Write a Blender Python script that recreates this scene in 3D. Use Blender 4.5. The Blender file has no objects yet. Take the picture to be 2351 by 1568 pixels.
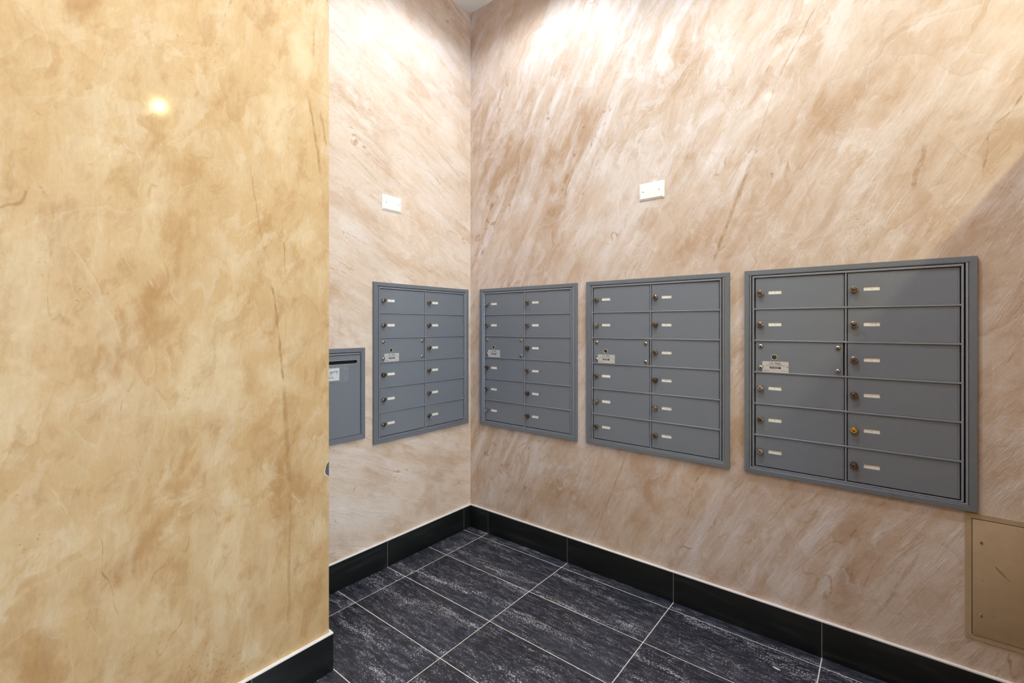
import bpy, bmesh, math, random
from mathutils import Vector, Matrix
random.seed(7)
sc = bpy.context.scene
COL = sc.collection
R = math.radians

# ------------------------------------------------------------------ camera
cam = bpy.data.cameras.new('camera')
cam.sensor_width = 36.0
cam.lens = 36.0 * 1065.87 / 2351.0
cam.shift_y = -(784.0 - 748.08) / 2351.0
cam.clip_start = 0.05
camo = bpy.data.objects.new('camera', cam)
COL.objects.link(camo)
camo.location = (2.1954, -2.2867, 1.3587)
camo.rotation_euler = (R(90), 0, 0.6759)
sc.camera = camo

# ------------------------------------------------------------------ world, lights, exposure
CEIL = 3.483
w = bpy.data.worlds.new('world')
sc.world = w
w.use_nodes = True
w.node_tree.nodes['Background'].inputs[0].default_value = (0.83, 0.94, 1.0, 1)
w.node_tree.nodes['Background'].inputs[1].default_value = 4.2  # sky reaches the room through the added east opening, as fill
sc.view_settings.view_transform = 'Standard'
sc.view_settings.look = 'None'
sc.view_settings.gamma = 1.0
sc.view_settings.use_curve_mapping = False
sc.view_settings.exposure = 0.05
sc.cycles.max_bounces = 5
sc.cycles.diffuse_bounces = 4
sc.cycles.glossy_bounces = 2
sc.cycles.transparent_max_bounces = 4
sc.cycles.use_adaptive_sampling = True
sc.cycles.adaptive_threshold = 0.06
sc.cycles.adaptive_min_samples = 14
sc.cycles.sample_clamp_indirect = 6.0
sc.cycles.caustics_reflective = False
sc.cycles.caustics_refractive = False


def spot(loc, power, color, angle, blend, radius, aim=None):
    l = bpy.data.lights.new('spot', 'SPOT')
    l.energy = power
    l.color = color
    l.spot_size = R(angle)
    l.spot_blend = blend
    l.shadow_soft_size = radius
    o = bpy.data.objects.new('downlight_beam', l)
    o.location = loc
    if aim:
        d = Vector(aim) - Vector(loc)
        o.rotation_euler = d.to_track_quat('-Z', 'Y').to_euler()
    COL.objects.link(o)
    return o


LIGHT_A = (0.70, -0.60)
LIGHT_B = (1.66, -0.88)
LIGHT_R = (1.37, -2.50)
LIGHT_L = (3.45, -1.12, 3.17)
WARM = (1.0, 0.975, 0.90)
YELLOW = (1.0, 0.90, 0.46)
COOL = (0.82, 0.94, 1.0)
spot((LIGHT_A[0], LIGHT_A[1], CEIL - 0.025), 46, COOL, 155, 0.45, 0.035)
spot((LIGHT_B[0], LIGHT_B[1], CEIL - 0.025), 82, COOL, 150, 0.9, 0.035)
spot((LIGHT_R[0], LIGHT_R[1], CEIL - 0.025), 68, WARM, 140, 0.35, 0.03)
spot(LIGHT_L, 84, YELLOW, 172, 0.1, 0.04)


# ------------------------------------------------------------------ helpers
def srgb(r, g, b, a=1.0):
    f = lambda c: ((c / 255.0) / 12.92 if c / 255.0 <= 0.04045 else (((c / 255.0) + 0.055) / 1.055) ** 2.4)
    return (f(r), f(g), f(b), a)


def new_mat(name):
    m = bpy.data.materials.new(name)
    m.use_nodes = True
    nt = m.node_tree
    return m, nt, nt.nodes['Principled BSDF']


def N(nt, t, **kw):
    n = nt.nodes.new(t)
    for k, v in kw.items():
        if k.startswith('i_'):
            key = k[2:].replace('_', ' ')
            n.inputs[key].default_value = v
        else:
            setattr(n, k, v)
    return n


def L(nt, a, b):
    nt.links.new(a, b)


def ramp(nt, src, stops, interp='LINEAR'):
    n = nt.nodes.new('ShaderNodeValToRGB')
    cr = n.color_ramp
    cr.interpolation = interp
    while len(cr.elements) < len(stops):
        cr.elements.new(0.5)
    for e, (p, c) in zip(cr.elements, stops):
        e.position = p
        e.color = c if len(c) == 4 else (*c, 1)
    L(nt, src, n.inputs[0])
    return n.outputs[0]


def gray(v):
    return (v, v, v, 1)


def mix(nt, fac, a, b, blend='MIX'):
    n = nt.nodes.new('ShaderNodeMix')
    n.data_type = 'RGBA'
    n.blend_type = blend
    n.clamp_factor = True
    for s, v in ((n.inputs[0], fac), (n.inputs[6], a), (n.inputs[7], b)):
        if isinstance(v, (int, float, tuple)):
            s.default_value = v
        else:
            L(nt, v, s)
    return n.outputs[2]


def math_n(nt, op, a, b=None, clamp=False):
    n = nt.nodes.new('ShaderNodeMath')
    n.operation = op
    n.use_clamp = clamp
    for s, v in ((n.inputs[0], a), (n.inputs[1], b)):
        if v is None:
            continue
        if isinstance(v, (int, float)):
            s.default_value = v
        else:
            L(nt, v, s)
    return n.outputs[0]


def simple_mat(name, color, rough=0.5, metal=0.0, spec=0.5, noise=0.0, nscale=60.0, bump=0.0):
    m, nt, p = new_mat(name)
    p.inputs['Roughness'].default_value = rough
    p.inputs['Metallic'].default_value = metal
    p.inputs['Specular IOR Level'].default_value = spec
    tc = N(nt, 'ShaderNodeTexCoord')
    no = N(nt, 'ShaderNodeTexNoise', i_Scale=nscale, i_Detail=4.0)
    L(nt, tc.outputs['Object'], no.inputs['Vector'])
    c1 = tuple(c * (1 - noise) for c in color[:3])
    c2 = tuple(min(1, c * (1 + noise)) for c in color[:3])
    L(nt, ramp(nt, no.outputs[0], [(0.3, c1), (0.7, c2)]), p.inputs['Base Color'])
    if bump:
        b = N(nt, 'ShaderNodeBump', i_Strength=bump, i_Distance=0.001)
        L(nt, no.outputs[0], b.inputs['Height'])
        L(nt, b.outputs[0], p.inputs['Normal'])
    return m


def plaster(name, plane, angle, dark, mid, light, pale, seed, streak=1.0, blotch=1.0, scars=(), blotch_angle=None, warp_amt=0.10, bscale=1.0, coat=0.10):
    """hand trowelled polished plaster; plane 'x' = wall whose normal is x, 'y' = normal y.
    scars = (u0, v0, u1, v1, width, strength) drag marks left by the trowel, in metres on the wall"""
    m, nt, p = new_mat(name)
    tc = N(nt, 'ShaderNodeTexCoord')
    sep = N(nt, 'ShaderNodeSeparateXYZ')
    L(nt, tc.outputs['Object'], sep.inputs[0])
    comb = N(nt, 'ShaderNodeCombineXYZ')
    L(nt, sep.outputs['Y' if plane == 'x' else 'X'], comb.inputs[0])
    L(nt, sep.outputs['Z'], comb.inputs[1])
    comb.inputs[2].default_value = seed
    uv = comb.outputs[0]

    def warp(scale, amt, detail=3.0):
        wn = N(nt, 'ShaderNodeTexNoise', i_Scale=scale, i_Detail=detail)
        L(nt, uv, wn.inputs['Vector'])
        a = N(nt, 'ShaderNodeVectorMath', operation='SUBTRACT')
        L(nt, wn.outputs['Color'], a.inputs[0])
        a.inputs[1].default_value = (0.5, 0.5, 0.5)
        b = N(nt, 'ShaderNodeVectorMath', operation='SCALE')
        b.inputs['Scale'].default_value = amt
        L(nt, a.outputs[0], b.inputs[0])
        c = N(nt, 'ShaderNodeVectorMath', operation='ADD')
        L(nt, uv, c.inputs[0])
        L(nt, b.outputs[0], c.inputs[1])
        return c.outputs[0]

    wuv = warp(1.6, warp_amt)
    wuv2 = warp(4.0, 0.16, 4.0)

    def rot(src, ang, sx, sy, off=0.0):
        r = N(nt, 'ShaderNodeMapping')
        r.inputs['Rotation'].default_value = (0, 0, -R(ang))
        L(nt, src, r.inputs['Vector'])
        q = N(nt, 'ShaderNodeMapping')
        q.inputs['Scale'].default_value = (sx, sy, 1)
        q.inputs['Location'].default_value = (off, off * 1.7, off)
        L(nt, r.outputs[0], q.inputs['Vector'])
        return q.outputs[0]

    def noise(src, scale, detail=6.0, rough=0.55, dist=0.0):
        n = N(nt, 'ShaderNodeTexNoise', i_Scale=scale, i_Detail=detail, i_Roughness=rough, i_Distortion=dist)
        L(nt, src, n.inputs['Vector'])
        return n.outputs[0]

    def mul(a, b):
        return math_n(nt, 'MULTIPLY', a, b)

    def gate(src, scale, lo, hi, detail=3.0, rough=0.55):
        return ramp(nt, noise(src, scale, detail, rough), [(lo, gray(0)), (hi, gray(1))])

    ba = angle if blotch_angle is None else blotch_angle
    # 1 broad mottling, ragged clouds a little longer along the stroke
    n1 = noise(rot(wuv2, ba, 1.2, 2.3, 1.0), 1.1 * bscale, 7.0, 0.60)
    col = ramp(nt, n1, [(0.36, dark), (0.46, mid), (0.54, mid), (0.64, light)])
    n1b = noise(rot(wuv2, ba + 20, 2.2, 4.0, 6.0), 1.2 * bscale, 7.0, 0.64)
    col = mix(nt, mul(ramp(nt, n1b, [(0.52, gray(0)), (0.64, gray(1))]), 0.55 * blotch), col, light)
    col = mix(nt, mul(ramp(nt, n1b, [(0.34, gray(1)), (0.45, gray(0))]), 0.55 * blotch), col, dark)
    n1c = noise(rot(wuv2, ba - 15, 5.0, 9.0, 13.0), 1.3, 7.0, 0.66)
    gc = gate(uv, 2.9, 0.46, 0.58)
    col = mix(nt, mul(mul(ramp(nt, n1c, [(0.53, gray(0)), (0.58, gray(1))]), gc), 0.40), col, pale)
    col = mix(nt, mul(ramp(nt, n1c, [(0.38, gray(1)), (0.44, gray(0))]), 0.42), col, dark)
    # 2 directional trowel streaks that come and go
    g1 = gate(uv, 2.3, 0.38, 0.62)
    s1 = noise(rot(wuv, angle, 1.5, 11.0, 3.1), 1.0, 6.0, 0.64)
    col = mix(nt, mul(mul(ramp(nt, s1, [(0.47, gray(0)), (0.62, gray(1))]), g1), 0.80 * streak), col, pale)
    g2 = gate(rot(uv, 0, 1, 1, 9.0), 2.5, 0.40, 0.62)
    s2 = noise(rot(wuv, angle + 7, 1.5, 11.0, 8.4), 1.1, 6.0, 0.66)
    f2 = mul(ramp(nt, s2, [(0.51, gray(0)), (0.66, gray(1))]), g2)
    col = mix(nt, mul(f2, 0.58 * streak), col, dark)
    s3 = noise(rot(wuv, angle - 4, 3.0, 36.0, 5.4), 1.0, 4.0, 0.65)
    col = mix(nt, 0.10 * streak, col, ramp(nt, s3, [(0.35, dark), (0.5, mid), (0.65, pale)]))
    # 3 edges of trowel passes: crisp on one side, fading on the other
    hs = None
    for k, (ang, sx, sy, amt) in enumerate(((angle - 4, 1.8, 7.0, 0.50), (angle + 12, 2.6, 9.0, 0.40), (angle + 60, 3.2, 7.0, 0.32), (angle - 50, 3.4, 7.5, 0.26))):
        src = rot(wuv2, ang, sx, sy, 5.0 + 3 * k)
        saw = math_n(nt, 'FRACT', mul(noise(src, 0.7, 2.0, 0.4), 4.0))
        gt = gate(rot(uv, 0, 1, 1, 2.0 * k), 2.6 + 0.6 * k, 0.51, 0.58, 3.0, 0.6)
        wgt = mul(ramp(nt, saw, [(0.0, gray(0)), (0.015, gray(1)), (0.10, gray(0.45)), (0.45, gray(0))]), gt)
        col = mix(nt, mul(wgt, amt * blotch), col, pale if k in (1, 3) else dark)
        hs = wgt if hs is None else math_n(nt, 'ADD', hs, wgt)
    # 4 fissures: thin ragged drag lines, only in places
    fz = noise(rot(wuv, angle, 1.0, 3.2, 11.0), 1.4, 3.0, 0.5, 0.4)
    d = math_n(nt, 'ABSOLUTE', math_n(nt, 'SUBTRACT', fz, 0.5))
    line = ramp(nt, d, [(0.0, gray(1)), (0.008, gray(0))])
    line = mul(line, gate(uv, 2.3, 0.51, 0.60, 2.0))
    ragged = gate(uv, 30.0, 0.42, 0.56)
    line = mul(line, ragged)
    fz2 = noise(rot(uv, angle + 25, 1.0, 5.0, 21.0), 2.4, 2.0, 0.5, 1.2)
    d2 = math_n(nt, 'ABSOLUTE', math_n(nt, 'SUBTRACT', fz2, 0.5))
    line2 = mul(ramp(nt, d2, [(0.0, gray(1)), (0.006, gray(0))]), gate(uv, 3.1, 0.56, 0.63, 2.0))
    col = mix(nt, mul(line2, 0.5), col, pale)
    # the marks one can point at
    wob = math_n(nt, 'SUBTRACT', noise(uv, 9.0, 5.0, 0.65), 0.5)
    thick = noise(rot(uv, angle, 2, 6, 4.0), 6.0, 4.0, 0.65)
    for (u0, v0, u1, v1, wd, amt) in scars:
        ln = math.hypot(u1 - u0, v1 - v0)
        dx, dz = (u1 - u0) / ln, (v1 - v0) / ln
        dn = N(nt, 'ShaderNodeVectorMath', operation='DOT_PRODUCT')
        L(nt, uv, dn.inputs[0])
        dn.inputs[1].default_value = (-dz, dx, 0)
        dist = math_n(nt, 'SUBTRACT', dn.outputs['Value'], -dz * u0 + dx * v0)
        dist = math_n(nt, 'ADD', dist, mul(wob, 0.022))
        dt = N(nt, 'ShaderNodeVectorMath', operation='DOT_PRODUCT')
        L(nt, uv, dt.inputs[0])
        dt.inputs[1].default_value = (dx / ln, dz / ln, 0)
        t = math_n(nt, 'SUBTRACT', dt.outputs['Value'], (dx * u0 + dz * v0) / ln)
        tm = ramp(nt, t, [(0.0, gray(0)), (0.12, gray(1)), (0.88, gray(1)), (1.0, gray(0))])
        ww = mul(thick, wd * 2.4)
        rr = math_n(nt, 'DIVIDE', math_n(nt, 'ABSOLUTE', dist), ww)
        sm = mul(ramp(nt, rr, [(0.35, gray(1)), (0.6, gray(0))]), tm)
        line = math_n(nt, 'MAXIMUM', line, mul(mul(sm, amt), math_n(nt, 'ADD', mul(ragged, 0.45), 0.55)))
    col = mix(nt, mul(line, 0.75), col, (dark[0] * 0.74, dark[1] * 0.64, dark[2] * 0.46, 1))
    # 5 pits in patches
    pv = N(nt, 'ShaderNodeTexVoronoi', i_Scale=85.0)
    L(nt, uv, pv.inputs['Vector'])
    pit = ramp(nt, pv.outputs['Distance'], [(0.16, gray(1)), (0.30, gray(0))])
    pit = mul(pit, gate(uv, 3.6, 0.61, 0.65))
    col = mix(nt, mul(pit, 0.45), col, tuple(c * 0.7 for c in dark[:3]) + (1,))
    # 6 fine grain
    g = noise(rot(uv, angle, 18, 40, 2.0), 3.0, 4.0, 0.75)
    col = mix(nt, 1.0, col, ramp(nt, g, [(0.3, gray(0.90)), (0.7, gray(1.0))]), 'MULTIPLY')
    L(nt, col, p.inputs['Base Color'])

    # relief
    b1 = noise(rot(uv, angle, 2.4, 12.0, 4.0), 1.6, 7.0, 0.68)
    h = math_n(nt, 'ADD', mul(b1, 1.0), mul(g, 0.14))
    h = math_n(nt, 'ADD', h, mul(math_n(nt, 'ABSOLUTE', math_n(nt, 'SUBTRACT', b1, 0.5)), 0.9))
    bp = N(nt, 'ShaderNodeBump', i_Strength=0.9, i_Distance=0.0045)
    L(nt, h, bp.inputs['Height'])
    L(nt, bp.outputs[0], p.inputs['Normal'])
    p.inputs['Roughness'].default_value = 0.55
    p.inputs['Specular IOR Level'].default_value = 0.35
    p.inputs['Coat Weight'].default_value = coat
    p.inputs['Coat Roughness'].default_value = 0.08
    return m


def floor_tile_mat():
    m, nt, p = new_mat('slate_floor_tile')
    tc = N(nt, 'ShaderNodeTexCoord')
    oi = N(nt, 'ShaderNodeObjectInfo')
    off = N(nt, 'ShaderNodeCombineXYZ')
    for i in range(3):
        L(nt, math_n(nt, 'MULTIPLY', oi.outputs['Random'], 37.0 + 11 * i), off.inputs[i])
    add = N(nt, 'ShaderNodeVectorMath', operation='ADD')
    L(nt, tc.outputs['Object'], add.inputs[0])
    L(nt, off.outputs[0], add.inputs[1])

    def nz(sx, sy, scale, detail, rough=0.6, dist=0.0):
        mp = N(nt, 'ShaderNodeMapping')
        mp.inputs['Scale'].default_value = (sx, sy, 1)
        L(nt, add.outputs[0], mp.inputs['Vector'])
        n = N(nt, 'ShaderNodeTexNoise', i_Scale=scale, i_Detail=detail, i_Roughness=rough, i_Distortion=dist)
        L(nt, mp.outputs[0], n.inputs['Vector'])
        return n.outputs[0]
    band = nz(1.2, 9.0, 1.6, 5.0, 0.6, 0.6)
    med = nz(3.0, 12.0, 6.0, 6.0, 0.7, 0.4)
    fine = nz(1.0, 1.8, 165.0, 4.0, 0.65)
    col = ramp(nt, med, [(0.30, srgb(30, 31, 39)), (0.5, srgb(50, 52, 65)), (0.68, srgb(84, 88, 108))])
    dens = ramp(nt, band, [(0.40, gray(0.0)), (0.68, gray(0.14))])
    fl = math_n(nt, 'ADD', fine, dens)
    fl = math_n(nt, 'ADD', fl, math_n(nt, 'MULTIPLY', math_n(nt, 'SUBTRACT', med, 0.5), 0.35))
    fk = ramp(nt, fl, [(0.655, gray(0)), (0.73, gray(1))])
    col = mix(nt, math_n(nt, 'MULTIPLY', fk, 0.85), col, srgb(224, 227, 240))
    dk = ramp(nt, fl, [(0.34, gray(0.55)), (0.48, gray(1))])
    col = mix(nt, 1.0, col, dk, 'MULTIPLY')
    L(nt, col, p.inputs['Base Color'])
    b = N(nt, 'ShaderNodeBump', i_Strength=0.35, i_Distance=0.0015)
    L(nt, fl, b.inputs['Height'])
    L(nt, b.outputs[0], p.inputs['Normal'])
    p.inputs['Roughness'].default_value = 0.45
    p.inputs['Specular IOR Level'].default_value = 0.4
    return m


def base_tile_mat():
    m, nt, p = new_mat('black_baseboard_tile')
    tc = N(nt, 'ShaderNodeTexCoord')
    oi = N(nt, 'ShaderNodeObjectInfo')
    off = N(nt, 'ShaderNodeCombineXYZ')
    for i in range(3):
        L(nt, math_n(nt, 'MULTIPLY', oi.outputs['Random'], 23.0 + 7 * i), off.inputs[i])
    add = N(nt, 'ShaderNodeVectorMath', operation='ADD')
    L(nt, tc.outputs['Object'], add.inputs[0])
    L(nt, off.outputs[0], add.inputs[1])
    mp = N(nt, 'ShaderNodeMapping')
    mp.inputs['Scale'].default_value = (1.0, 1.0, 11.0)
    L(nt, add.outputs[0], mp.inputs['Vector'])
    n = N(nt, 'ShaderNodeTexNoise', i_Scale=2.0, i_Detail=5.0, i_Distortion=0.8)
    L(nt, mp.outputs[0], n.inputs['Vector'])
    L(nt, ramp(nt, n.outputs[0], [(0.3, srgb(17, 18, 20)), (0.55, srgb(24, 26, 28)), (0.75, srgb(46, 50, 52))]), p.inputs['Base Color'])
    p.inputs['Roughness'].default_value = 0.38
    p.inputs['Specular IOR Level'].default_value = 0.35
    return m


MAT = {}
MAT['plaster_right'] = plaster(
    'plaster_right', 'y', 62, srgb(184, 152, 125), srgb(207, 185, 170), srgb(219, 205, 199), srgb(230, 221, 224), 2.0, 1.1, 1.0,
    [(1.979, 2.692, 1.830, 2.420, 0.006, 0.6), (1.830, 2.420, 1.741, 2.120, 0.006, 0.5), (1.741, 2.120, 1.559, 1.627, 0.012, 0.8),
     (2.315, 2.032, 2.276, 1.868, 0.014, 0.7), (1.235, 1.601, 1.139, 1.377, 0.006, 0.6), (0.911, 0.111, 1.139, 0.689, 0.008, 0.5), (2.308, 0.536, 2.169, 0.224, 0.010, 0.4)], None, 0.10, 1.3, 0.07)
MAT['plaster_left'] = plaster(
    'plaster_left', 'x', -24, srgb(204, 173, 148), srgb(225, 205, 190), srgb(234, 219, 211), srgb(240, 229, 227), 7.3, 0.9, 0.7,
    [(-0.822, 2.971, -0.448, 2.800, 0.005, 0.4), (-0.615, 2.032, -0.125, 1.899, 0.004, 0.4), (-0.922, 2.281, -0.733, 2.154, 0.006, 0.5)], None, 0.10, 1.3, 0.0)
MAT['plaster_near'] = plaster(
    'plaster_near', 'x', 86, srgb(180, 140, 92), srgb(203, 171, 128), srgb(216, 191, 155), srgb(224, 206, 180), 14.6, 0.50, 0.80,
    [(-1.604, 1.919, -1.563, 1.647, 0.004, 0.6), (-1.528, 1.511, -1.506, 1.340, 0.007, 0.8), (-1.506, 1.340, -1.487, 1.149, 0.008, 0.8), (-1.487, 1.149, -1.465, 0.747, 0.013, 0.6),
     (-1.463, 0.794, -1.469, 0.252, 0.010, 0.5), (-1.395, 2.241, -1.342, 1.931, 0.009, 0.8), (-1.348, 2.200, -1.321, 2.056, 0.007, 0.7), (-1.676, 1.440, -1.616, 1.483, 0.009, 0.22),
     (-1.850, 1.554, -1.833, 1.503, 0.005, 0.45), (-1.839, 1.330, -1.812, 1.182, 0.012, 0.30)], 75, 0.10, 2.1, 0.07)
MAT['plaster_plain'] = MAT['plaster_near']
MAT['ceiling'] = simple_mat('ceiling_paint', srgb(248, 250, 254), 0.8, noise=0.02, nscale=8)
MAT['grout'] = simple_mat('grout', srgb(236, 233, 231), 0.9, noise=0.06, nscale=90, bump=0.2)
MAT['grout_dark'] = simple_mat('grout_wall', srgb(140, 136, 136), 0.9, noise=0.08, nscale=90, bump=0.2)
MAT['tile'] = floor_tile_mat()
MAT['base_tile'] = base_tile_mat()
MAT['white_trim'] = simple_mat('white_trim', srgb(246, 245, 252), 0.5, noise=0.05, nscale=30)
MAT['box'] = simple_mat('grey_box_paint', srgb(120, 126, 139), 0.40, 0.0, 0.35, noise=0.03, nscale=500, bump=0.06)
MAT['trimgrey'] = simple_mat('grey_frame_paint', srgb(116, 122, 134), 0.36, 0.1, 0.4, noise=0.03, nscale=300, bump=0.04)
MAT['rail'] = simple_mat('grey_rail_metal', srgb(150, 156, 172), 0.28, 0.4, 0.5, noise=0.03, nscale=300)
MAT['black'] = simple_mat('gap_shade_black', srgb(8, 8, 9), 0.9, noise=0.0)  # stands in for the shade inside gaps and the mail slot
MAT['chrome'] = simple_mat('worn_chrome', srgb(188, 182, 174), 0.22, 1.0, noise=0.12, nscale=180)
MAT['brown_reflect'] = simple_mat('nickel_reflection_tint', srgb(128, 108, 92), 0.28, 1.0, noise=0.2, nscale=180)  # nickel with the brown of its reflections put into the colour
MAT['brass'] = simple_mat('brass', srgb(226, 184, 96), 0.25, 1.0, noise=0.1, nscale=180)
MAT['dark_brass'] = simple_mat('old_brass', srgb(116, 88, 44), 0.4, 0.8, noise=0.2, nscale=180)
MAT['keyhole'] = simple_mat('keyhole_dark', srgb(14, 12, 11), 0.8)
MAT['paper'] = simple_mat('card_paper', srgb(240, 238, 233), 0.8, noise=0.03, nscale=60)
MAT['sign_paper'] = simple_mat('sign_paper', srgb(232, 234, 246), 0.8, noise=0.02, nscale=60)
MAT['ink'] = simple_mat('ink', srgb(24, 25, 30), 0.8)
MAT['faint_ink'] = simple_mat('faint_ink', srgb(120, 116, 112), 0.8)
MAT['silver'] = simple_mat('silver_plate', srgb(206, 206, 210), 0.35, 0.2, noise=0.04, nscale=120)
MAT['plate_white'] = simple_mat('white_plastic', srgb(236, 236, 240), 0.35, noise=0.01)
MAT['access'] = simple_mat('tan_access_paint', srgb(180, 158, 132), 0.5, noise=0.04, nscale=25, bump=0.03)
MAT['scuff'] = simple_mat('scuff', srgb(92, 78, 64), 0.8, noise=0.2)
MAT['chip_metal'] = simple_mat('galvanised_bead', srgb(104, 106, 110), 0.5, 0.4, noise=0.25, nscale=90)
m_, nt_, p_ = new_mat('clear_tape')
p_.inputs['Base Color'].default_value = srgb(190, 200, 208)
p_.inputs['Roughness'].default_value = 0.25
p_.inputs['Alpha'].default_value = 0.09
MAT['tape'] = m_
m_, nt_, p_ = new_mat('lamp_lens')
p_.inputs['Emission Color'].default_value = (1, 0.9, 0.75, 1)
p_.inputs['Emission Strength'].default_value = 2.0
MAT['lens'] = m_


def link(name, data, parent=None, loc=(0, 0, 0), rot=(0, 0, 0)):
    o = bpy.data.objects.new(name, data)
    o.location = loc
    o.rotation_euler = rot
    if parent:
        o.parent = parent
    COL.objects.link(o)
    return o


SCALE = {'screw': (1.3, 1.15, 1.3), 'lock': (1.07, 1.0, 1.07)}


def mesh_from(bm, name, mats, smooth=None):
    if name in SCALE:
        bmesh.ops.scale(bm, vec=SCALE[name], verts=bm.verts)
    me = bpy.data.meshes.new(name)
    bm.normal_update()
    bm.to_mesh(me)
    bm.free()
    for m in (mats if isinstance(mats, (list, tuple)) else [mats]):
        me.materials.append(m)
    if smooth is not None:
        for p in me.polygons:
            p.use_smooth = True
        me.set_sharp_from_angle(angle=R(smooth))
    return me


def add_box(bm, x0, y0, z0, x1, y1, z1, mi=0, bevel=0.0):
    v = [bm.verts.new(c) for c in ((x0, y0, z0), (x1, y0, z0), (x1, y1, z0), (x0, y1, z0), (x0, y0, z1), (x1, y0, z1), (x1, y1, z1), (x0, y1, z1))]
    fs = []
    for q in ((3, 2, 1, 0), (4, 5, 6, 7), (0, 1, 5, 4), (1, 2, 6, 5), (2, 3, 7, 6), (3, 0, 4, 7)):
        f = bm.faces.new([v[i] for i in q])
        f.material_index = mi
        fs.append(f)
    if bevel:
        es = list({e for f in fs for e in f.edges})
        r = bmesh.ops.bevel(bm, geom=es, offset=bevel, segments=2, affect='EDGES', profile=0.5)
        for f in r['faces']:
            f.material_index = mi
    return v


def box_mesh(name, a, b, mat, bevel=0.0):
    bm = bmesh.new()
    add_box(bm, *a, *b, bevel=bevel)
    bmesh.ops.recalc_face_normals(bm, faces=bm.faces)
    return mesh_from(bm, name, mat, 40 if bevel else None)


def add_lathe(bm, prof, seg=24, center=(0, 0, 0), mi=0, axis='-y'):
    """prof = [(radius, outward)], axis pointing out of the wall (-y) or down/up (z)"""
    rings = []
    for r, o in prof:
        ring = []
        if r < 1e-7:
            c = (center[0], center[1] - o, center[2]) if axis == '-y' else (center[0], center[1], center[2] + o)
            ring = [bm.verts.new(c)]
        else:
            for k in range(seg):
                a = 2 * math.pi * k / seg
                if axis == '-y':
                    c = (center[0] + r * math.cos(a), center[1] - o, center[2] + r * math.sin(a))
                else:
                    c = (center[0] + r * math.cos(a), center[1] + r * math.sin(a), center[2] + o)
                ring.append(bm.verts.new(c))
        rings.append(ring)
    fs = []
    for a, b in zip(rings, rings[1:]):
        for k in range(seg):
            k2 = (k + 1) % seg
            if len(a) == 1 and len(b) == 1:
                continue
            if len(a) == 1:
                q = [a[0], b[k], b[k2]]
            elif len(b) == 1:
                q = [a[k], b[0], a[k2]]
            else:
                q = [a[k], b[k], b[k2], a[k2]]
            f = bm.faces.new(q)
            f.material_index = mi
            fs.append(f)
    return fs


def add_prism(bm, pts, y0, y1, mi=0):
    """pts = list of (x, z) outline; extruded from y0 (wall side) to y1 (front)"""
    a = [bm.verts.new((x, y0, z)) for x, z in pts]
    b = [bm.verts.new((x, y1, z)) for x, z in pts]
    n = len(pts)
    fs = [bm.faces.new(b), bm.faces.new(a[::-1])]
    for i in range(n):
        fs.append(bm.faces.new([a[i], a[(i + 1) % n], b[(i + 1) % n], b[i]]))
    for f in fs:
        f.material_index = mi
    return fs


def rounded_rect(x0, z0, x1, z1, r, n=5):
    pts = []
    for cx, cz, a0 in ((x1 - r, z1 - r, 0), (x0 + r, z1 - r, 90), (x0 + r, z0 + r, 180), (x1 - r, z0 + r, 270)):
        for k in range(n + 1):
            a = R(a0 + 90 * k / n)
            pts.append((cx + r * math.cos(a), cz + r * math.sin(a)))
    return pts


def add_text(bm, body, size, cx, z, y, mi, align='CENTER', xscale=1.0, bold=0.0):
    cu = bpy.data.curves.new('lettering', 'FONT')
    cu.body = body
    cu.size = size
    cu.align_x = align
    cu.resolution_u = 2
    cu.offset = bold
    o = bpy.data.objects.new('lettering', cu)
    COL.objects.link(o)
    dg = bpy.context.evaluated_depsgraph_get()
    me = o.evaluated_get(dg).to_mesh()
    vs = [bm.verts.new((cx + v.co.x * xscale, y, z + v.co.y)) for v in me.vertices]
    for p in me.polygons:
        try:
            f = bm.faces.new([vs[i] for i in p.vertices])
            f.material_index = mi
        except ValueError:
            pass
    o.evaluated_get(dg).to_mesh_clear()
    bpy.data.objects.remove(o)
    bpy.data.curves.remove(cu)


def add_stroke(bm, pts, width, y, mi):
    """pen stroke as a flat ribbon in the x-z plane"""
    n = len(pts)
    L_, R_ = [], []
    for i in range(n):
        a = Vector(pts[max(0, i - 1)])
        b = Vector(pts[min(n - 1, i + 1)])
        d = (b - a)
        d.normalize()
        nx, nz = -d.y * width / 2, d.x * width / 2
        L_.append(bm.verts.new((pts[i][0] + nx, y, pts[i][1] + nz)))
        R_.append(bm.verts.new((pts[i][0] - nx, y, pts[i][1] - nz)))
    for i in range(n - 1):
        f = bm.faces.new([L_[i], R_[i], R_[i + 1], L_[i + 1]])
        f.material_index = mi


def structure(o, label=None):
    o['kind'] = 'structure'
    if label:
        o['label'] = label
    return o


def tag(o, label, cat, group=None):
    o['label'] = label
    o['category'] = cat
    if group:
        o['group'] = group
    return o


def empty(name, loc, rz=0.0):
    o = link(name, None, None, loc, (0, 0, rz))
    o.empty_display_size = 0.1
    return o


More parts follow.
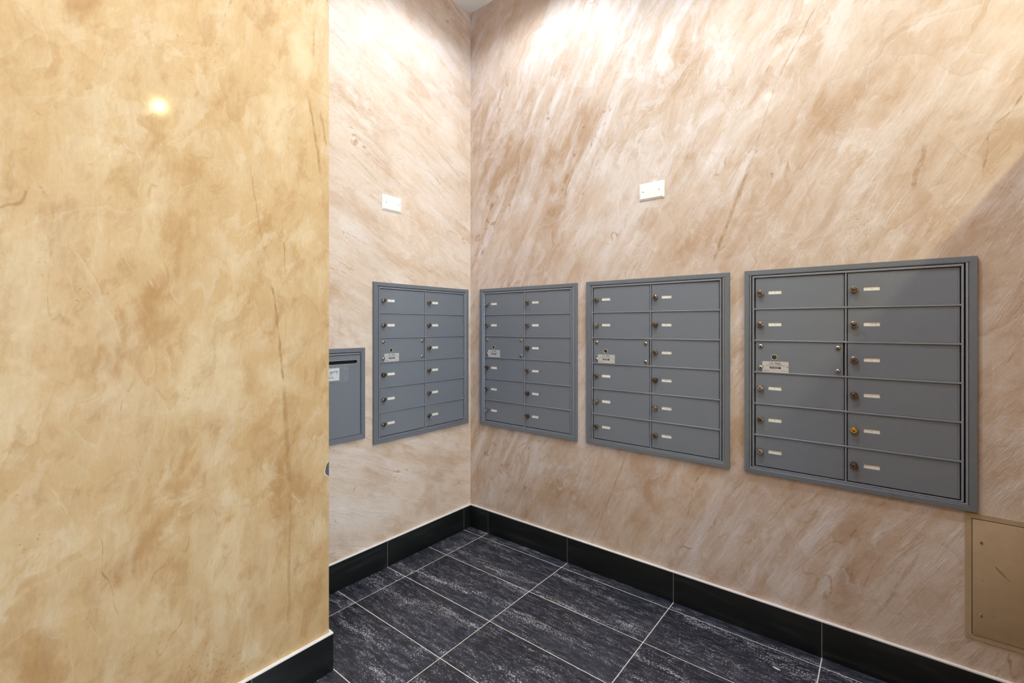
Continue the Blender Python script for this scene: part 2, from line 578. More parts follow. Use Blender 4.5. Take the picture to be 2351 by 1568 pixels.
# ------------------------------------------------------------------ room shell
XE, YS = 4.7, -4.7
XN, YN = 0.489, -1.3115          # near wall block: face x = XN, end y = YN
floor = link('floor', box_mesh('floor', (-0.2, YS - 0.2, -0.12), (XE + 0.2, 0.2, -0.0012), MAT['grout']))
structure(floor, 'dark slate look tile floor with pale grout lines')
ceiling = link('ceiling', box_mesh('ceiling', (-0.2, YS - 0.2, CEIL), (XE + 0.2, 0.2, CEIL + 0.1), MAT['ceiling']))
structure(ceiling, 'plain light grey ceiling above the corner')
wr = link('wall_right', box_mesh('wall_right', (-0.2, 0, 0), (XE + 0.2, 0.15, CEIL), MAT['plaster_right']))
structure(wr, 'right wall of tan troweled plaster with three mailbox banks')
wl = link('wall_left', box_mesh('wall_left', (-0.2, YS, 0), (0, 0, CEIL), MAT['plaster_left']))
structure(wl, 'pale troweled plaster wall of the alcove')
wn = link('wall_near_left', box_mesh('wall_near_left', (0.0, YS, 0), (XN, YN, CEIL), MAT['plaster_near']))
structure(wn, 'large golden tan plaster wall in the foreground at left')
# east side: unseen wall with a glazed opening added so sky light fills the room
bm = bmesh.new()
for a, b in (((XE, -0.9, 0), (XE + 0.15, 0, CEIL)), ((XE, YS, 0), (XE + 0.15, -4.5, CEIL)), ((XE, -4.5, 2.75), (XE + 0.15, -0.9, CEIL))):
    add_box(bm, *a, *b)
bmesh.ops.recalc_face_normals(bm, faces=bm.faces)
structure(link('wall_east', mesh_from(bm, 'wall_east', MAT['plaster_plain'])))
bm = bmesh.new()
for y in (-4.5, -3.3, -2.1, -0.96):
    add_box(bm, XE + 0.04, y, 0, XE + 0.10, y + 0.06, 2.75)
for z in (0, 2.69):
    add_box(bm, XE + 0.04, -4.5, z, XE + 0.10, -0.9, z + 0.06)
bmesh.ops.recalc_face_normals(bm, faces=bm.faces)
structure(link('added_glazing_1', mesh_from(bm, 'added_glazing_1', MAT['trimgrey'])), 'metal frame of the unseen opening added for fill light')
structure(link('wall_south', box_mesh('wall_south', (-0.2, YS - 0.15, 0), (XE + 0.15, YS, CEIL), MAT['plaster_plain'])))
# low partition just outside the frame on the right; its top edge throws the slanting shadow
part = link('wall_partition', box_mesh('wall_partition', (2.66, -0.95, 0), (2.78, 0, 2.075), MAT['plaster_plain']))
structure(part)

# chip in the plaster at the near wall's corner, showing the metal bead
bm = bmesh.new()
chip = [(-1.3116, 0.8235), (-1.3150, 0.8222), (-1.3200, 0.8165), (-1.3245, 0.8060), (-1.3275, 0.7935), (-1.3280, 0.7850), (-1.3250, 0.7775), (-1.3180, 0.7715), (-1.3116, 0.7655)]
rim = [(-1.3116, 0.8240), (-1.3153, 0.8228), (-1.3206, 0.8170), (-1.3252, 0.8064), (-1.3290, 0.7935), (-1.3302, 0.7830), (-1.3268, 0.7752), (-1.3188, 0.7697), (-1.3116, 0.7630)]


def add_poly_x(bm, pts, x0, x1, mi):
    a = [bm.verts.new((x0, y, z)) for y, z in pts]
    b = [bm.verts.new((x1, y, z)) for y, z in pts]
    n = len(pts)
    fs = [bm.faces.new(b), bm.faces.new(a)]
    for i in range(n):
        fs.append(bm.faces.new([a[i], a[(i + 1) % n], b[(i + 1) % n], b[i]]))
    for f in fs:
        f.material_index = mi


add_poly_x(bm, rim, XN - 0.001, XN + 0.0004, 1)
add_poly_x(bm, chip, XN - 0.001, XN + 0.0008, 0)
bmesh.ops.recalc_face_normals(bm, faces=bm.faces)
o = link('corner_bead', mesh_from(bm, 'corner_bead', [MAT['chip_metal'], MAT['white_trim']]), wn)
o['label'] = 'bare grey metal bead showing through chipped plaster edge'

# ------------------------------------------------------------------ floor tiles
TX, TY, LX, LY, GR = 0.1687, -0.0741, 0.6091, 0.305, 0.0042
tile_cache = {}


def slab_mesh(name, sx, sy, sz, mat, bev=0.0006):
    key = (name, round(sx, 4), round(sy, 4), round(sz, 4))
    if key not in tile_cache:
        tile_cache[key] = box_mesh(name, (-sx / 2, -sy / 2, -sz / 2), (sx / 2, sy / 2, sz / 2), mat, bev)
    return tile_cache[key]


xs = [0.0] + [TX + k * LX for k in range(0, 8) if TX + k * LX < XE] + [XE]
ys = [0.0] + [TY - j * LY for j in range(0, 16) if TY - j * LY > YS] + [YS]
for i in range(len(xs) - 1):
    for j in range(len(ys) - 1):
        x0, x1, y1, y0 = xs[i], xs[i + 1], ys[j], ys[j + 1]
        if x1 < XN and y1 < YN:
            continue
        sx, sy = x1 - x0 - GR, y1 - y0 - GR
        if sx < 0.02 or sy < 0.02:
            continue
        link('tile', slab_mesh('floor_tile', sx, sy, 0.008, MAT['tile']), floor, ((x0 + x1) / 2, (y0 + y1) / 2, -0.004))

# ------------------------------------------------------------------ baseboards (tile skirting with a white edge strip)
BH, BT = 0.1516, 0.012


def baseboard(name, axis, a, b, joints, base, sign, label):
    """axis 'x': runs along x at y=base towards sign*y ; axis 'y': runs along y at x=base towards sign*x"""
    def bx(s0, s1, t0, t1, z0, z1):
        t0, t1 = sorted((base + sign * t0, base + sign * t1))
        return ((s0, t0, z0), (s1, t1, z1)) if axis == 'x' else ((t0, s0, z0), (t1, s1, z1))
    root = link(name, box_mesh(name, *bx(a, b, 0, BT - 0.002, 0, BH - 0.006), MAT['grout_dark']))
    structure(root, label)
    e = sorted([a] + [j for j in joints if a < j < b] + [b])
    for s0, s1 in zip(e, e[1:]):
        s0 += 0.0016 if s0 > a else 0
        s1 -= 0.0016 if s1 < b else 0
        lo, hi = bx(s0, s1, BT - 0.0019, BT, 0.001, BH - 0.0062)
        c = [(p + q) / 2 for p, q in zip(lo, hi)]
        d = [q - p for p, q in zip(lo, hi)]
        link('tile', slab_mesh('baseboard_tile', *d, MAT['base_tile'], 0.0004), root, c)
    lo, hi = bx(a, b, 0, BT + 0.0006, BH - 0.006, BH)
    c = [(p + q) / 2 for p, q in zip(lo, hi)]
    d = [q - p for p, q in zip(lo, hi)]
    o = link('edge_strip', slab_mesh('edge_strip', *d, MAT['white_trim'], 0.0004), root, c)
    o['label'] = 'white strip along the top of the black tiles'


baseboard('baseboard_right', 'x', 0.0, 2.66, [TX + k * LX for k in range(5)], 0.0, -1, 'black tile baseboard below the row of mailboxes on the right wall')
baseboard('baseboard_left', 'y', YN, -BT - 0.001, [TY - k * 2 * LY for k in range(4)], 0.0, 1, 'black tile baseboard along the pale alcove wall')
baseboard('baseboard_near_left', 'y', YS, YN + BT, [-1.602 - k * 2 * LY for k in range(6)], XN, 1, 'black tile baseboard at the foot of the foreground wall')
baseboard('baseboard_near_end', 'x', BT + 0.001, XN, [], YN, 1, 'short black tile baseboard on the end of the foreground wall')

# ------------------------------------------------------------------ mailbox bank
BW, BHT = 0.742, 0.896
ROW0, PITCH = 0.0315, 0.1387
LX0, LX1 = 0.0438, 0.3630
RX0, RX1 = 0.3748, 0.6975
DOOR_Y, BAR_Y, FL_Y = 0.0085, 0.0130, 0.0150


def strip4(name, mat, x0, z0, x1, z1, wl_, wr_, wt, wb, prof):
    """four mitred strips; prof = list of (t 0..1 across the strip from outside in, depth)"""
    out = []
    def pt(side, t):
        return t
    for side in range(4):
        bm = bmesh.new()
        rows = []
        for t, dpt in prof:
            xa, xb, za, zb = x0 + wl_ * t, x1 - wr_ * t, z0 + wb * t, z1 - wt * t
            g = 0.0003
            seg = (((xa, zb), (xb, zb)), ((xb, zb), (xb, za)), ((xb, za), (xa, za)), ((xa, za), (xa, zb)))[side]
            (ax, az), (bx_, bz) = seg
            dx, dz = bx_ - ax, bz - az
            ln = math.hypot(dx, dz)
            ax, az, bx_, bz = ax + dx / ln * g, az + dz / ln * g, bx_ - dx / ln * g, bz - dz / ln * g
            rows.append((bm.verts.new((ax, -dpt, az)), bm.verts.new((bx_, -dpt, bz))))
        for (a, b), (c, d) in zip(rows, rows[1:]):
            bm.faces.new([a, b, d, c])
        bm.faces.new([r[0] for r in rows])
        bm.faces.new([r[1] for r in rows][::-1])
        bmesh.ops.recalc_face_normals(bm, faces=bm.faces)
        out.append(mesh_from(bm, name, mat, 35))
    return out


def bar_profile_mesh(name, mat, a, b, half, y0, y1, vertical=False):
    """slightly rounded bar from a to b along x (or z), half = half height"""
    bm = bmesh.new()
    sec = [(-half, y0), (-half, y1 - 0.0018), (-half * 0.62, y1 - 0.0003), (half * 0.62, y1), (half, y1 - 0.0018), (half, y0)]
    ends = []
    for s in (a, b):
        ends.append([bm.verts.new((s, -y, h) if not vertical else (h, -y, s)) for h, y in sec])
    n = len(sec)
    for i in range(n - 1):
        bm.faces.new([ends[0][i], ends[1][i], ends[1][i + 1], ends[0][i + 1]])
    bm.faces.new(ends[0])
    bm.faces.new(ends[1][::-1])
    bmesh.ops.recalc_face_normals(bm, faces=bm.faces)
    return mesh_from(bm, name, mat, 30)


def door_mesh(name, wd, ht, slot, bow, twist):
    """thin sheet door, bowed a little; slot = (x0, z0, x1, z1) cut for the name card or None"""
    bm = bmesh.new()
    lip = 0.0052
    gx = sorted(set([0, 0.0012] + [wd * k / 8 for k in range(1, 8)] + [wd - lip, wd - lip + 0.0012, wd - 0.0012, wd] + ([slot[0], slot[2]] if slot else [])))
    gz = sorted(set([0, 0.0012, ht * 0.3, ht * 0.7, ht - 0.0012, ht] + ([slot[1], slot[3]] if slot else [])))
    V = {}
    for i, x in enumerate(gx):
        for j, z in enumerate(gz):
            u, v = x / wd, z / ht
            y = bow * (4 * u * (1 - u)) * (0.35 + 0.65 * v) + twist * (u - 0.5) * v
            if abs(x - (wd - lip + 0.0012)) < 1e-9:
                y -= 0.0008
            if x in (0, wd) or z in (0, ht):
                y -= 0.0008
            V[i, j] = bm.verts.new((x, -y, z))
    hole = None
    for i in range(len(gx) - 1):
        for j in range(len(gz) - 1):
            if slot and abs(gx[i] - slot[0]) < 1e-9 and slot[1] - 1e-9 <= gz[j] < slot[3] - 1e-9:
                continue
            if slot and slot[0] - 1e-9 <= gx[i] < slot[2] - 1e-9 and slot[1] - 1e-9 <= gz[j] < slot[3] - 1e-9:
                continue
            bm.faces.new([V[i, j], V[i + 1, j], V[i + 1, j + 1], V[i, j + 1]])
    be = [e for e in bm.edges if len(e.link_faces) == 1]
    r = bmesh.ops.extrude_edge_only(bm, edges=be)
    for v in [g for g in r['geom'] if isinstance(g, bmesh.types.BMVert)]:
        v.co.y += 0.0045
    bmesh.ops.recalc_face_normals(bm, faces=bm.faces)
    # make sure the front faces look out of the wall
    f = max(bm.faces, key=lambda q: q.calc_area())
    f.normal_update()
    if f.normal.y > 0:
        bmesh.ops.reverse_faces(bm, faces=bm.faces)
    return mesh_from(bm, name, MAT['box'], 10)


DH = PITCH - 0.0078
SLOT = (0.0497, DH / 2 - 0.0080, 0.1005, DH / 2 + 0.0094)
doors_l = [door_mesh('door_left', LX1 - LX0, DH, SLOT, b, t) for b, t in ((0.0006, 0.001), (0.0002, -0.001), (0.0008, 0.0), (-0.0004, 0.0016), (0.0004, -0.0018))]
doors_r = [door_mesh('door_right', RX1 - RX0, DH, SLOT, b, t) for b, t in ((0.0006, -0.002), (0.0003, -0.0028), (0.0008, -0.0012), (0.0004, -0.0034), (0.0003, 0.0008))]
panel_me = door_mesh('lock_panel', LX1 - LX0 - 0.003, DH, None, 0.0002, 0.0004)
trim_me = strip4('trim_strip', MAT['trimgrey'], 0, 0, BW, BHT, 0.0192, 0.0212, 0.0205, 0.0200,
                 [(0, 0.0), (0, FL_Y - 0.001), (0.05, FL_Y), (0.93, FL_Y), (1.0, FL_Y - 0.0012), (1.0, 0.002)])
rail1_me = strip4('rail_strip', MAT['rail'], 0.0205, 0.0205, BW - 0.0222, BHT - 0.0205, 0.0065, 0.0075, 0.0018, 0.0058,
                  [(0, 0.002), (0, 0.0125), (0.2, FL_Y - 0.001), (0.8, FL_Y - 0.001), (1.0, 0.0125), (1.0, 0.002)])
rail2_me = strip4('rail_strip', MAT['rail'], 0.0312, 0.0270, BW - 0.0340, BHT - 0.0250, 0.0080, 0.0072, 0.0092, 0.0045,
                  [(0, 0.002), (0, 0.0120), (0.2, FL_Y - 0.0012), (0.8, FL_Y - 0.0012), (1.0, 0.0120), (1.0, 0.002)])
bar_me = bar_profile_mesh('divider_bar', MAT['rail'], 0.0405, 0.7010, 0.0036, 0.003, BAR_Y)
mull_me = bar_profile_mesh('mullion', MAT['rail'], ROW0, ROW0 + 6 * PITCH, 0.0033, 0.003, 0.0115, True)
back_me = box_mesh('shade_backing', (0.018, -0.0028, 0.018), (BW - 0.019, 0.0, BHT - 0.019), MAT['black'])  # black sheet painting the shade in the gaps round the doors


def lock_mesh(name, mat, inner, ang):
    bm = bmesh.new()
    add_lathe(bm, [(0.0117, -0.001), (0.0117, 0.0120), (0.0112, 0.0140), (0.0098, 0.0146), (0.0092, 0.0136)], 28, mi=0)
    add_lathe(bm, [(0.0092, 0.0136), (0.0068, 0.0130), (0.0066, 0.0142), (0.0058, 0.0148), (0.0, 0.0148)], 28, mi=1)
    c, s = math.cos(ang), math.sin(ang)
    pts = [(-0.0009, -0.0040), (0.0009, -0.0040), (0.0009, 0.0004), (0.0021, 0.0016), (0.0016, 0.0036), (-0.0016, 0.0036), (-0.0021, 0.0016), (-0.0009, 0.0004)]
    pts = [(x * c - z * s, x * s + z * c) for x, z in pts]
    add_prism(bm, pts, -0.0147, -0.0150, 2)
    bmesh.ops.recalc_face_normals(bm, faces=bm.faces)
    return mesh_from(bm, name, [mat, inner, MAT['keyhole']], 40)


lock_a = lock_mesh('lock', MAT['chrome'], MAT['brown_reflect'], 0)
lock_b = lock_mesh('lock', MAT['chrome'], MAT['chrome'], 0)
lock_c = lock_mesh('lock', MAT['brown_reflect'], MAT['brown_reflect'], 0)
lock_h = lock_mesh('lock', MAT['chrome'], MAT['brown_reflect'], R(90))
lock_brass = lock_mesh('lock', MAT['brass'], MAT['brass'], R(90))

bm = bmesh.new()
add_lathe(bm, [(0.0070, -0.001), (0.0070, 0.0022), (0.0060, 0.0042), (0.0038, 0.0056), (0.0, 0.0060)], 20)
for a in (0, 1):
    s = (0.0006, 0.0026) if a else (0.0026, 0.0006)
    add_box(bm, -s[0], -0.0062, -s[1], s[0], -0.0050, s[1], 1)
bmesh.ops.recalc_face_normals(bm, faces=bm.faces)
screw_me = mesh_from(bm, 'screw', [MAT['chrome'], MAT['keyhole']], 60)

bm = bmesh.new()
add_lathe(bm, [(0.0118, -0.001), (0.0118, 0.0010), (0.0108, 0.0016), (0.0098, 0.0006)], 28, mi=0)
add_lathe(bm, [(0.0098, 0.0006), (0.0, 0.0006)], 28, mi=1)
add_lathe(bm, [(0.0070, 0.0007), (0.0068, 0.0012), (0.0, 0.0012)], 24, mi=2)
add_box(bm, -0.0055, -0.0016, -0.0016, 0.0055, -0.0011, 0.0002, 1)
bmesh.ops.recalc_face_normals(bm, faces=bm.faces)
master_me = mesh_from(bm, 'master_lock', [MAT['silver'], MAT['keyhole'], MAT['dark_brass']], 40)

NPW, NPH = 0.1005, 0.0462
bm = bmesh.new()
add_prism(bm, rounded_rect(0, 0, NPW, NPH, 0.0045), 0.001, -0.0010, 0)
bmesh.ops.recalc_face_normals(bm, faces=bm.faces)
add_text(bm, 'U.S. MAIL', 0.0135, NPW / 2, 0.0332, -0.00125, 1, xscale=0.86)
add_text(bm, 'Approved by the U.S. Postal Service', 0.0052, NPW / 2 + 0.001, 0.0277, -0.00125, 1, xscale=0.95)
f0 = len(bm.faces)
add_prism(bm, rounded_rect(0.0295, 0.0158, 0.0705, 0.0238, 0.0012, 2), -0.0009, -0.0012, 1)
add_prism(bm, [(0.066, 0.0160), (0.0708, 0.0130), (0.0706, 0.0170)], -0.0009, -0.00118, 1)
add_text(bm, 'SALSBURY', 0.0070, 0.0492, 0.0175, -0.00145, 0, xscale=1.02, bold=0.00012)
add_text(bm, 'USPS STD-4B+', 0.0040, 0.0045, 0.0052, -0.00125, 1, 'LEFT', bold=0.0001)
add_text(bm, 'Salsbury Industries', 0.0036, NPW - 0.0050, 0.0052, -0.00125, 1, 'RIGHT', xscale=0.95)
add_prism(bm, [(0.034, 0.0125), (0.050, 0.0125), (0.050, 0.0129), (0.034, 0.0129)], -0.0010, -0.00115, 1)
for x in (0.0052, NPW - 0.0050):
    add_lathe(bm, [(0.0021, 0.0009), (0.0019, 0.0014), (0.0, 0.0015)], 12, (x, 0, NPH / 2 + 0.001), 1)
nameplate_me = mesh_from(bm, 'nameplate', [MAT['silver'], MAT['ink']])

card_w, card_h = SLOT[2] - SLOT[0] - 0.0004, SLOT[3] - SLOT[1]


def card_mesh(kind):
    bm = bmesh.new()
    add_box(bm, 0.0004, -0.0004, 0.0, card_w, 0.0004, card_h, 0)
    add_box(bm, 0.0, -0.0012, 0.0, card_w, 0.0, 0.0028, 2, 0.0004)      # lower lip of the card holder
    bmesh.ops.recalc_face_normals(bm, faces=bm.faces)
    if kind == 1:
        for k in range(3):
            add_prism(bm, [(0.0235 + k * 0.0019, 0.0078), (0.0248 + k * 0.0019, 0.0078), (0.0248 + k * 0.0019, 0.0097), (0.0235 + k * 0.0019, 0.0097)], -0.0003, -0.0006, 1)
    elif kind == 2:                                                    # half torn printed number
        for x0, z0, x1, z1 in ((0.022, 0.0125, 0.0235, 0.0140), (0.0268, 0.0098, 0.0288, 0.0135), (0.0215, 0.0075, 0.0240, 0.0090), (0.0262, 0.0060, 0.0275, 0.0072), (0.0320, 0.0120, 0.0340, 0.0138), (0.0352, 0.0118, 0.0376, 0.0138), (0.0385, 0.0124, 0.0418, 0.0138), (0.0345, 0.0056, 0.0362, 0.0066), (0.0390, 0.0054, 0.0412, 0.0068)):
            add_prism(bm, [(x0, z0), (x1, z0), (x1, z1), (x0, z1)], -0.0003, -0.0006, 1)
    return mesh_from(bm, 'name_card', [MAT['paper'], MAT['faint_ink'], MAT['rail']])


cards = [card_mesh(0), card_mesh(1), card_mesh(2)]


def mailbox_bank(loc, rz, label, special=None):
    root = empty('mailbox_bank', loc, rz)
    tag(root, label, 'mailbox', 'grey mailbox banks set in the plaster')
    link('shade_backing', back_me, root)
    for m in trim_me:
        link('trim_strip', m, root)
    for m in rail1_me + rail2_me:
        link('rail_strip', m, root)
    link('mullion', mull_me, root, (0.3688, 0, 0))
    for k in range(1, 6):
        link('divider_bar', bar_me, root, (0, 0, ROW0 + k * PITCH))
    for r in range(6):
        z = ROW0 + (5 - r) * PITCH + 0.0039
        for c in range(2):
            x = LX0 if c == 0 else RX0
            if c == 0 and r == 2:
                p = link('lock_panel', panel_me, root, (x, -DOOR_Y, z))
                p['label'] = 'screwed-on panel with master lock and silver mail plate'
                for sx in (0.0205, LX1 - LX0 - 0.020):
                    for sz in (0.0180, DH - 0.0195):
                        link('screw', screw_me, p, (sx, -0.0003, sz))
                link('master_lock', master_me, p, (0.0730, -0.0003, 0.0635))
                n = link('nameplate', nameplate_me, p, (0.0268, -0.0012, -0.0010))
                n['label'] = 'silver plate lettered U.S. MAIL'
                continue
            d = link('mailbox_door', random.choice(doors_l if c == 0 else doors_r), root, (x, -DOOR_Y, z))
            lk = random.choice([lock_a, lock_a, lock_b, lock_c])
            cd = cards[random.choice([0, 1, 1, 1])]
            lab = None
            if special and (r, c) in special:
                lk, cd, lab = special[r, c]
            o = link('lock', lk, d, (0.0198, -0.0003, DH / 2 + 0.0008))
            if lab:
                o['label'] = lab
            link('name_card', cd, d, (SLOT[0] + 0.0002, 0.0022, SLOT[1]))
    return root


mailbox_bank((0.0, -0.7755, 0.7055), R(90), 'grey mailbox bank alone on the alcove wall, left of the room corner')
mailbox_bank((0.0985, 0.0, 0.7055), 0, 'grey mailbox bank on the right wall nearest the corner')
mailbox_bank((0.9015, 0.0, 0.7065), 0, 'grey mailbox bank in the middle of the right wall, under the white blank plate')
mailbox_bank((1.7070, 0.0, 0.7075), 0, 'largest looking grey mailbox bank, half in slanting shadow beside the tan access panel',
             {(4, 1): (lock_brass, cards[1], 'brass lock with a horizontal keyway'), (1, 1): (lock_h, cards[2], 'lock with a horizontal keyway'), (3, 0): (lock_b, cards[1], None),
              (0, 0): (lock_a, cards[1], None), (1, 0): (lock_a, cards[1], None), (0, 1): (lock_a, cards[1], None), (2, 1): (lock_a, cards[1], None), (3, 1): (lock_c, cards[1], None), (5, 1): (lock_c, cards[0], None)})

# ------------------------------------------------------------------ outgoing mail box (mostly behind the near wall)
OW, OH = 0.402, 0.488
og = empty('outgoing_mail_box', (0.0, -0.8305 - OW, 0.7535), R(90))
tag(og, 'grey outgoing mail box with black slot and taped paper sign, half hidden by foreground wall', 'mailbox')
link('shade_backing', box_mesh('og_back', (0.02, -0.0028, 0.02), (OW - 0.02, 0, OH - 0.02), MAT['black']), og)  # black sheet in place of the dark depth behind the slot
m_, nt_, p_ = new_mat('ribbed_grey_metal')
tc_ = N(nt_, 'ShaderNodeTexCoord')
wv_ = N(nt_, 'ShaderNodeTexWave', i_Scale=60.0, i_Distortion=1.5, bands_direction='Z')
L(nt_, tc_.outputs['Object'], wv_.inputs['Vector'])
L(nt_, ramp(nt_, wv_.outputs[0], [(0.2, srgb(112, 117, 130)), (0.8, srgb(146, 150, 166))]), p_.inputs['Base Color'])
p_.inputs['Roughness'].default_value = 0.4
p_.inputs['Metallic'].default_value = 0.35
MAT['ribbed'] = m_
for i, m in enumerate(strip4('og_trim', MAT['trimgrey'], 0, 0, OW, OH, 0.0240, 0.0240, 0.0225, 0.0275,
                             [(0, 0.0), (0, FL_Y - 0.001), (0.05, FL_Y), (0.95, FL_Y - 0.001), (1.0, FL_Y - 0.003), (1.0, 0.002)])):
    if i in (0, 2):
        m.materials[0] = MAT['ribbed']
    link('trim_strip', m, og)
link('rail_strip', box_mesh('og_rail', (0.026, -0.0115, OH - 0.0350), (OW - 0.0255, -0.003, OH - 0.0252), MAT['rail'], 0.0012), og)
# door with a round-ended slot
DX0, DX1, DZ0, DZ1 = 0.0265, OW - 0.0268, 0.0292, OH - 0.0372
SX0, SX1, SZ0, SZ1 = 0.048, OW - 0.0435, 0.4065, 0.4250


def ring_face(bm, outer, inner, y):
    ov = [bm.verts.new((x, y, z)) for x, z in outer]
    iv = [bm.verts.new((x, y, z)) for x, z in inner]
    oe = [bm.edges.new((ov[i], ov[(i + 1) % len(ov)])) for i in range(len(ov))]
    ie = [bm.edges.new((iv[i], iv[(i + 1) % len(iv)])) for i in range(len(iv))]
    bmesh.ops.triangle_fill(bm, use_beauty=True, edges=oe + ie)
    return oe, ie


bm = bmesh.new()
inner = rounded_rect(SX0, SZ0, SX1, SZ1, (SZ1 - SZ0) * 0.42, 6)
oe, ie = ring_face(bm, [(DX0, DZ0), (DX1, DZ0), (DX1, DZ1), (DX0, DZ1)], inner, -DOOR_Y)
r = bmesh.ops.extrude_edge_only(bm, edges=oe + ie)
for v in [g for g in r['geom'] if isinstance(g, bmesh.types.BMVert)]:
    v.co.y += 0.005
bmesh.ops.recalc_face_normals(bm, faces=bm.faces)
f = max(bm.faces, key=lambda q: q.calc_area())
if f.normal.y > 0:
    bmesh.ops.reverse_faces(bm, faces=bm.faces)
dr = link('mail_door', mesh_from(bm, 'mail_door', MAT['box']), og)
# polished lip round the slot
bm = bmesh.new()
outer = rounded_rect(SX0 - 0.0016, SZ0 - 0.0016, SX1 + 0.0016, SZ1 + 0.0012, (SZ1 - SZ0) * 0.47, 6)
oe, ie = ring_face(bm, outer, inner, -DOOR_Y - 0.0009)
r = bmesh.ops.extrude_edge_only(bm, edges=oe + ie)
for v in [g for g in r['geom'] if isinstance(g, bmesh.types.BMVert)]:
    v.co.y += 0.0009
bmesh.ops.recalc_face_normals(bm, faces=bm.faces)
link('slot_lip', mesh_from(bm, 'slot_lip', MAT['silver']), dr)

# taped paper sign: a thing of its own stuck on the door
PX1 = OW - (0.980 - 0.8305)      # right edge of the paper in box coordinates
sg = empty('taped_sign', (0.0, -0.8305 - OW, 0.7535), R(90))
tag(sg, 'white paper sign handwritten Outgoing MAIL, taped below the mail slot', 'sign')
ty = -DOOR_Y - 0.0012
bm = bmesh.new()
add_box(bm, PX1 - 0.100, ty, 0.3255, PX1, ty + 0.0005, 0.3890, 0)
bmesh.ops.recalc_face_normals(bm, faces=bm.faces)
iy = ty - 0.0004


def pen(pts, w=0.0020, shear=0.10):
    add_stroke(bm, [(x + (z - 0.36) * shear, z) for x, z in pts], w, iy, 1)


def arc(cx, cz, rx, rz, a0, a1, n=12):
    return [(cx + rx * math.cos(R(a0 + (a1 - a0) * k / n)), cz + rz * math.sin(R(a0 + (a1 - a0) * k / n))) for k in range(n + 1)]


gx = PX1 - 0.0520                # left of the g of 'going'
zb = 0.3640                      # writing line
# O u t (hidden by the near wall from here)
pen(arc(gx - 0.034, zb + 0.006, 0.0055, 0.0075, 90, 450))
pen([(gx - 0.025, zb + 0.007), (gx - 0.0248, zb + 0.002)] + arc(gx - 0.0217, zb + 0.002, 0.003, 0.003, 180, 360, 6) + [(gx - 0.0186, zb + 0.007), (gx - 0.0184, zb - 0.0005)])
pen([(gx - 0.012, zb + 0.013), (gx - 0.012, zb - 0.0003), (gx - 0.0095, zb - 0.0005)])
pen([(gx - 0.0155, zb + 0.008), (gx - 0.0085, zb + 0.0085)])
# g o i n g
pen(arc(gx + 0.0025, zb + 0.0040, 0.0036, 0.0042, 40, 400) + [(gx + 0.0062, zb + 0.008), (gx + 0.0066, zb - 0.003)] + arc(gx + 0.0036, zb - 0.0045, 0.0034, 0.0042, 0, -150, 8))
pen(arc(gx + 0.0133, zb + 0.0052, 0.0034, 0.0040, 90, 450))
pen([(gx + 0.0200, zb + 0.0090), (gx + 0.0202, zb + 0.0018), (gx + 0.0216, zb + 0.0022)])
pen([(gx + 0.0200, zb + 0.0130), (gx + 0.0204, zb + 0.0121)])
pen([(gx + 0.0254, zb + 0.0088), (gx + 0.0256, zb + 0.0028), (gx + 0.0258, zb + 0.0075)] + arc(gx + 0.0285, zb + 0.0070, 0.0025, 0.0025, 150, 0, 6) + [(gx + 0.0312, zb + 0.0032)])
pen(arc(gx + 0.0368, zb + 0.0078, 0.0030, 0.0032, 40, 400) + [(gx + 0.0400, zb + 0.0105), (gx + 0.0408, zb + 0.0005)] + arc(gx + 0.0380, zb - 0.0005, 0.0030, 0.0040, 0, -130, 8))
# M A I L
zm = 0.3375
pen([(gx - 0.018, zm), (gx - 0.0172, zm + 0.0105), (gx - 0.0135, zm + 0.004), (gx - 0.010, zm + 0.0105), (gx - 0.009, zm)])
pen([(gx - 0.0035, zm), (gx + 0.0012, zm + 0.0105), (gx + 0.0058, zm - 0.0004)])
pen([(gx - 0.0015, zm + 0.004), (gx + 0.0045, zm + 0.004)])
pen([(gx + 0.0106, zm + 0.0105), (gx + 0.0106, zm)])
pen([(gx + 0.0170, zm + 0.0105), (gx + 0.0172, zm + 0.0004), (gx + 0.0248, zm + 0.0008)])
link('paper', mesh_from(bm, 'paper', [MAT['sign_paper'], MAT['ink']]), sg)
tx1 = OW - (0.9275 - 0.8305)
for z0, z1 in ((0.3560, 0.4010), (0.3140, 0.3562)):
    bm = bmesh.new()
    add_box(bm, PX1 - 0.13, ty - 0.0010, z0, tx1, ty - 0.0006, z1, 0)
    bmesh.ops.recalc_face_normals(bm, faces=bm.faces)
    t_ = link('tape', mesh_from(bm, 'tape', MAT['tape']), sg)
    t_['label'] = 'strip of clear tape'

# ------------------------------------------------------------------ blank wall plates
bm = bmesh.new()
pw, ph, pd = 0.1315, 0.0865, 0.0085
def plate_rings():
    rings = [rounded_rect(0, 0, pw, ph, 0.003, 2), rounded_rect(0, 0, pw, ph, 0.003, 2), rounded_rect(0.0015, 0.0015, pw - 0.0015, ph - 0.0015, 0.003, 2), rounded_rect(0.0085, 0.0085, pw - 0.0085, ph - 0.0085, 0.003, 2)]
    deps = [0.0, 0.0030, 0.0040, pd]
    vs = [[bm.verts.new((x, -d, z)) for x, z in r] for r, d in zip(rings, deps)]
    for a, b in zip(vs, vs[1:]):
        n = len(a)
        for i in range(n):
            bm.faces.new([a[i], a[(i + 1) % n], b[(i + 1) % n], b[i]])
    bm.faces.new(vs[-1])
    bm.faces.new(vs[0][::-1])
plate_rings()
bmesh.ops.recalc_face_normals(bm, faces=bm.faces)
plate_me = mesh_from(bm, 'wall_plate', MAT['plate_white'], 25)
bm = bmesh.new()
add_lathe(bm, [(0.0034, -0.0005), (0.0034, 0.0008), (0.0024, 0.0014), (0.0, 0.0016)], 16, mi=0)
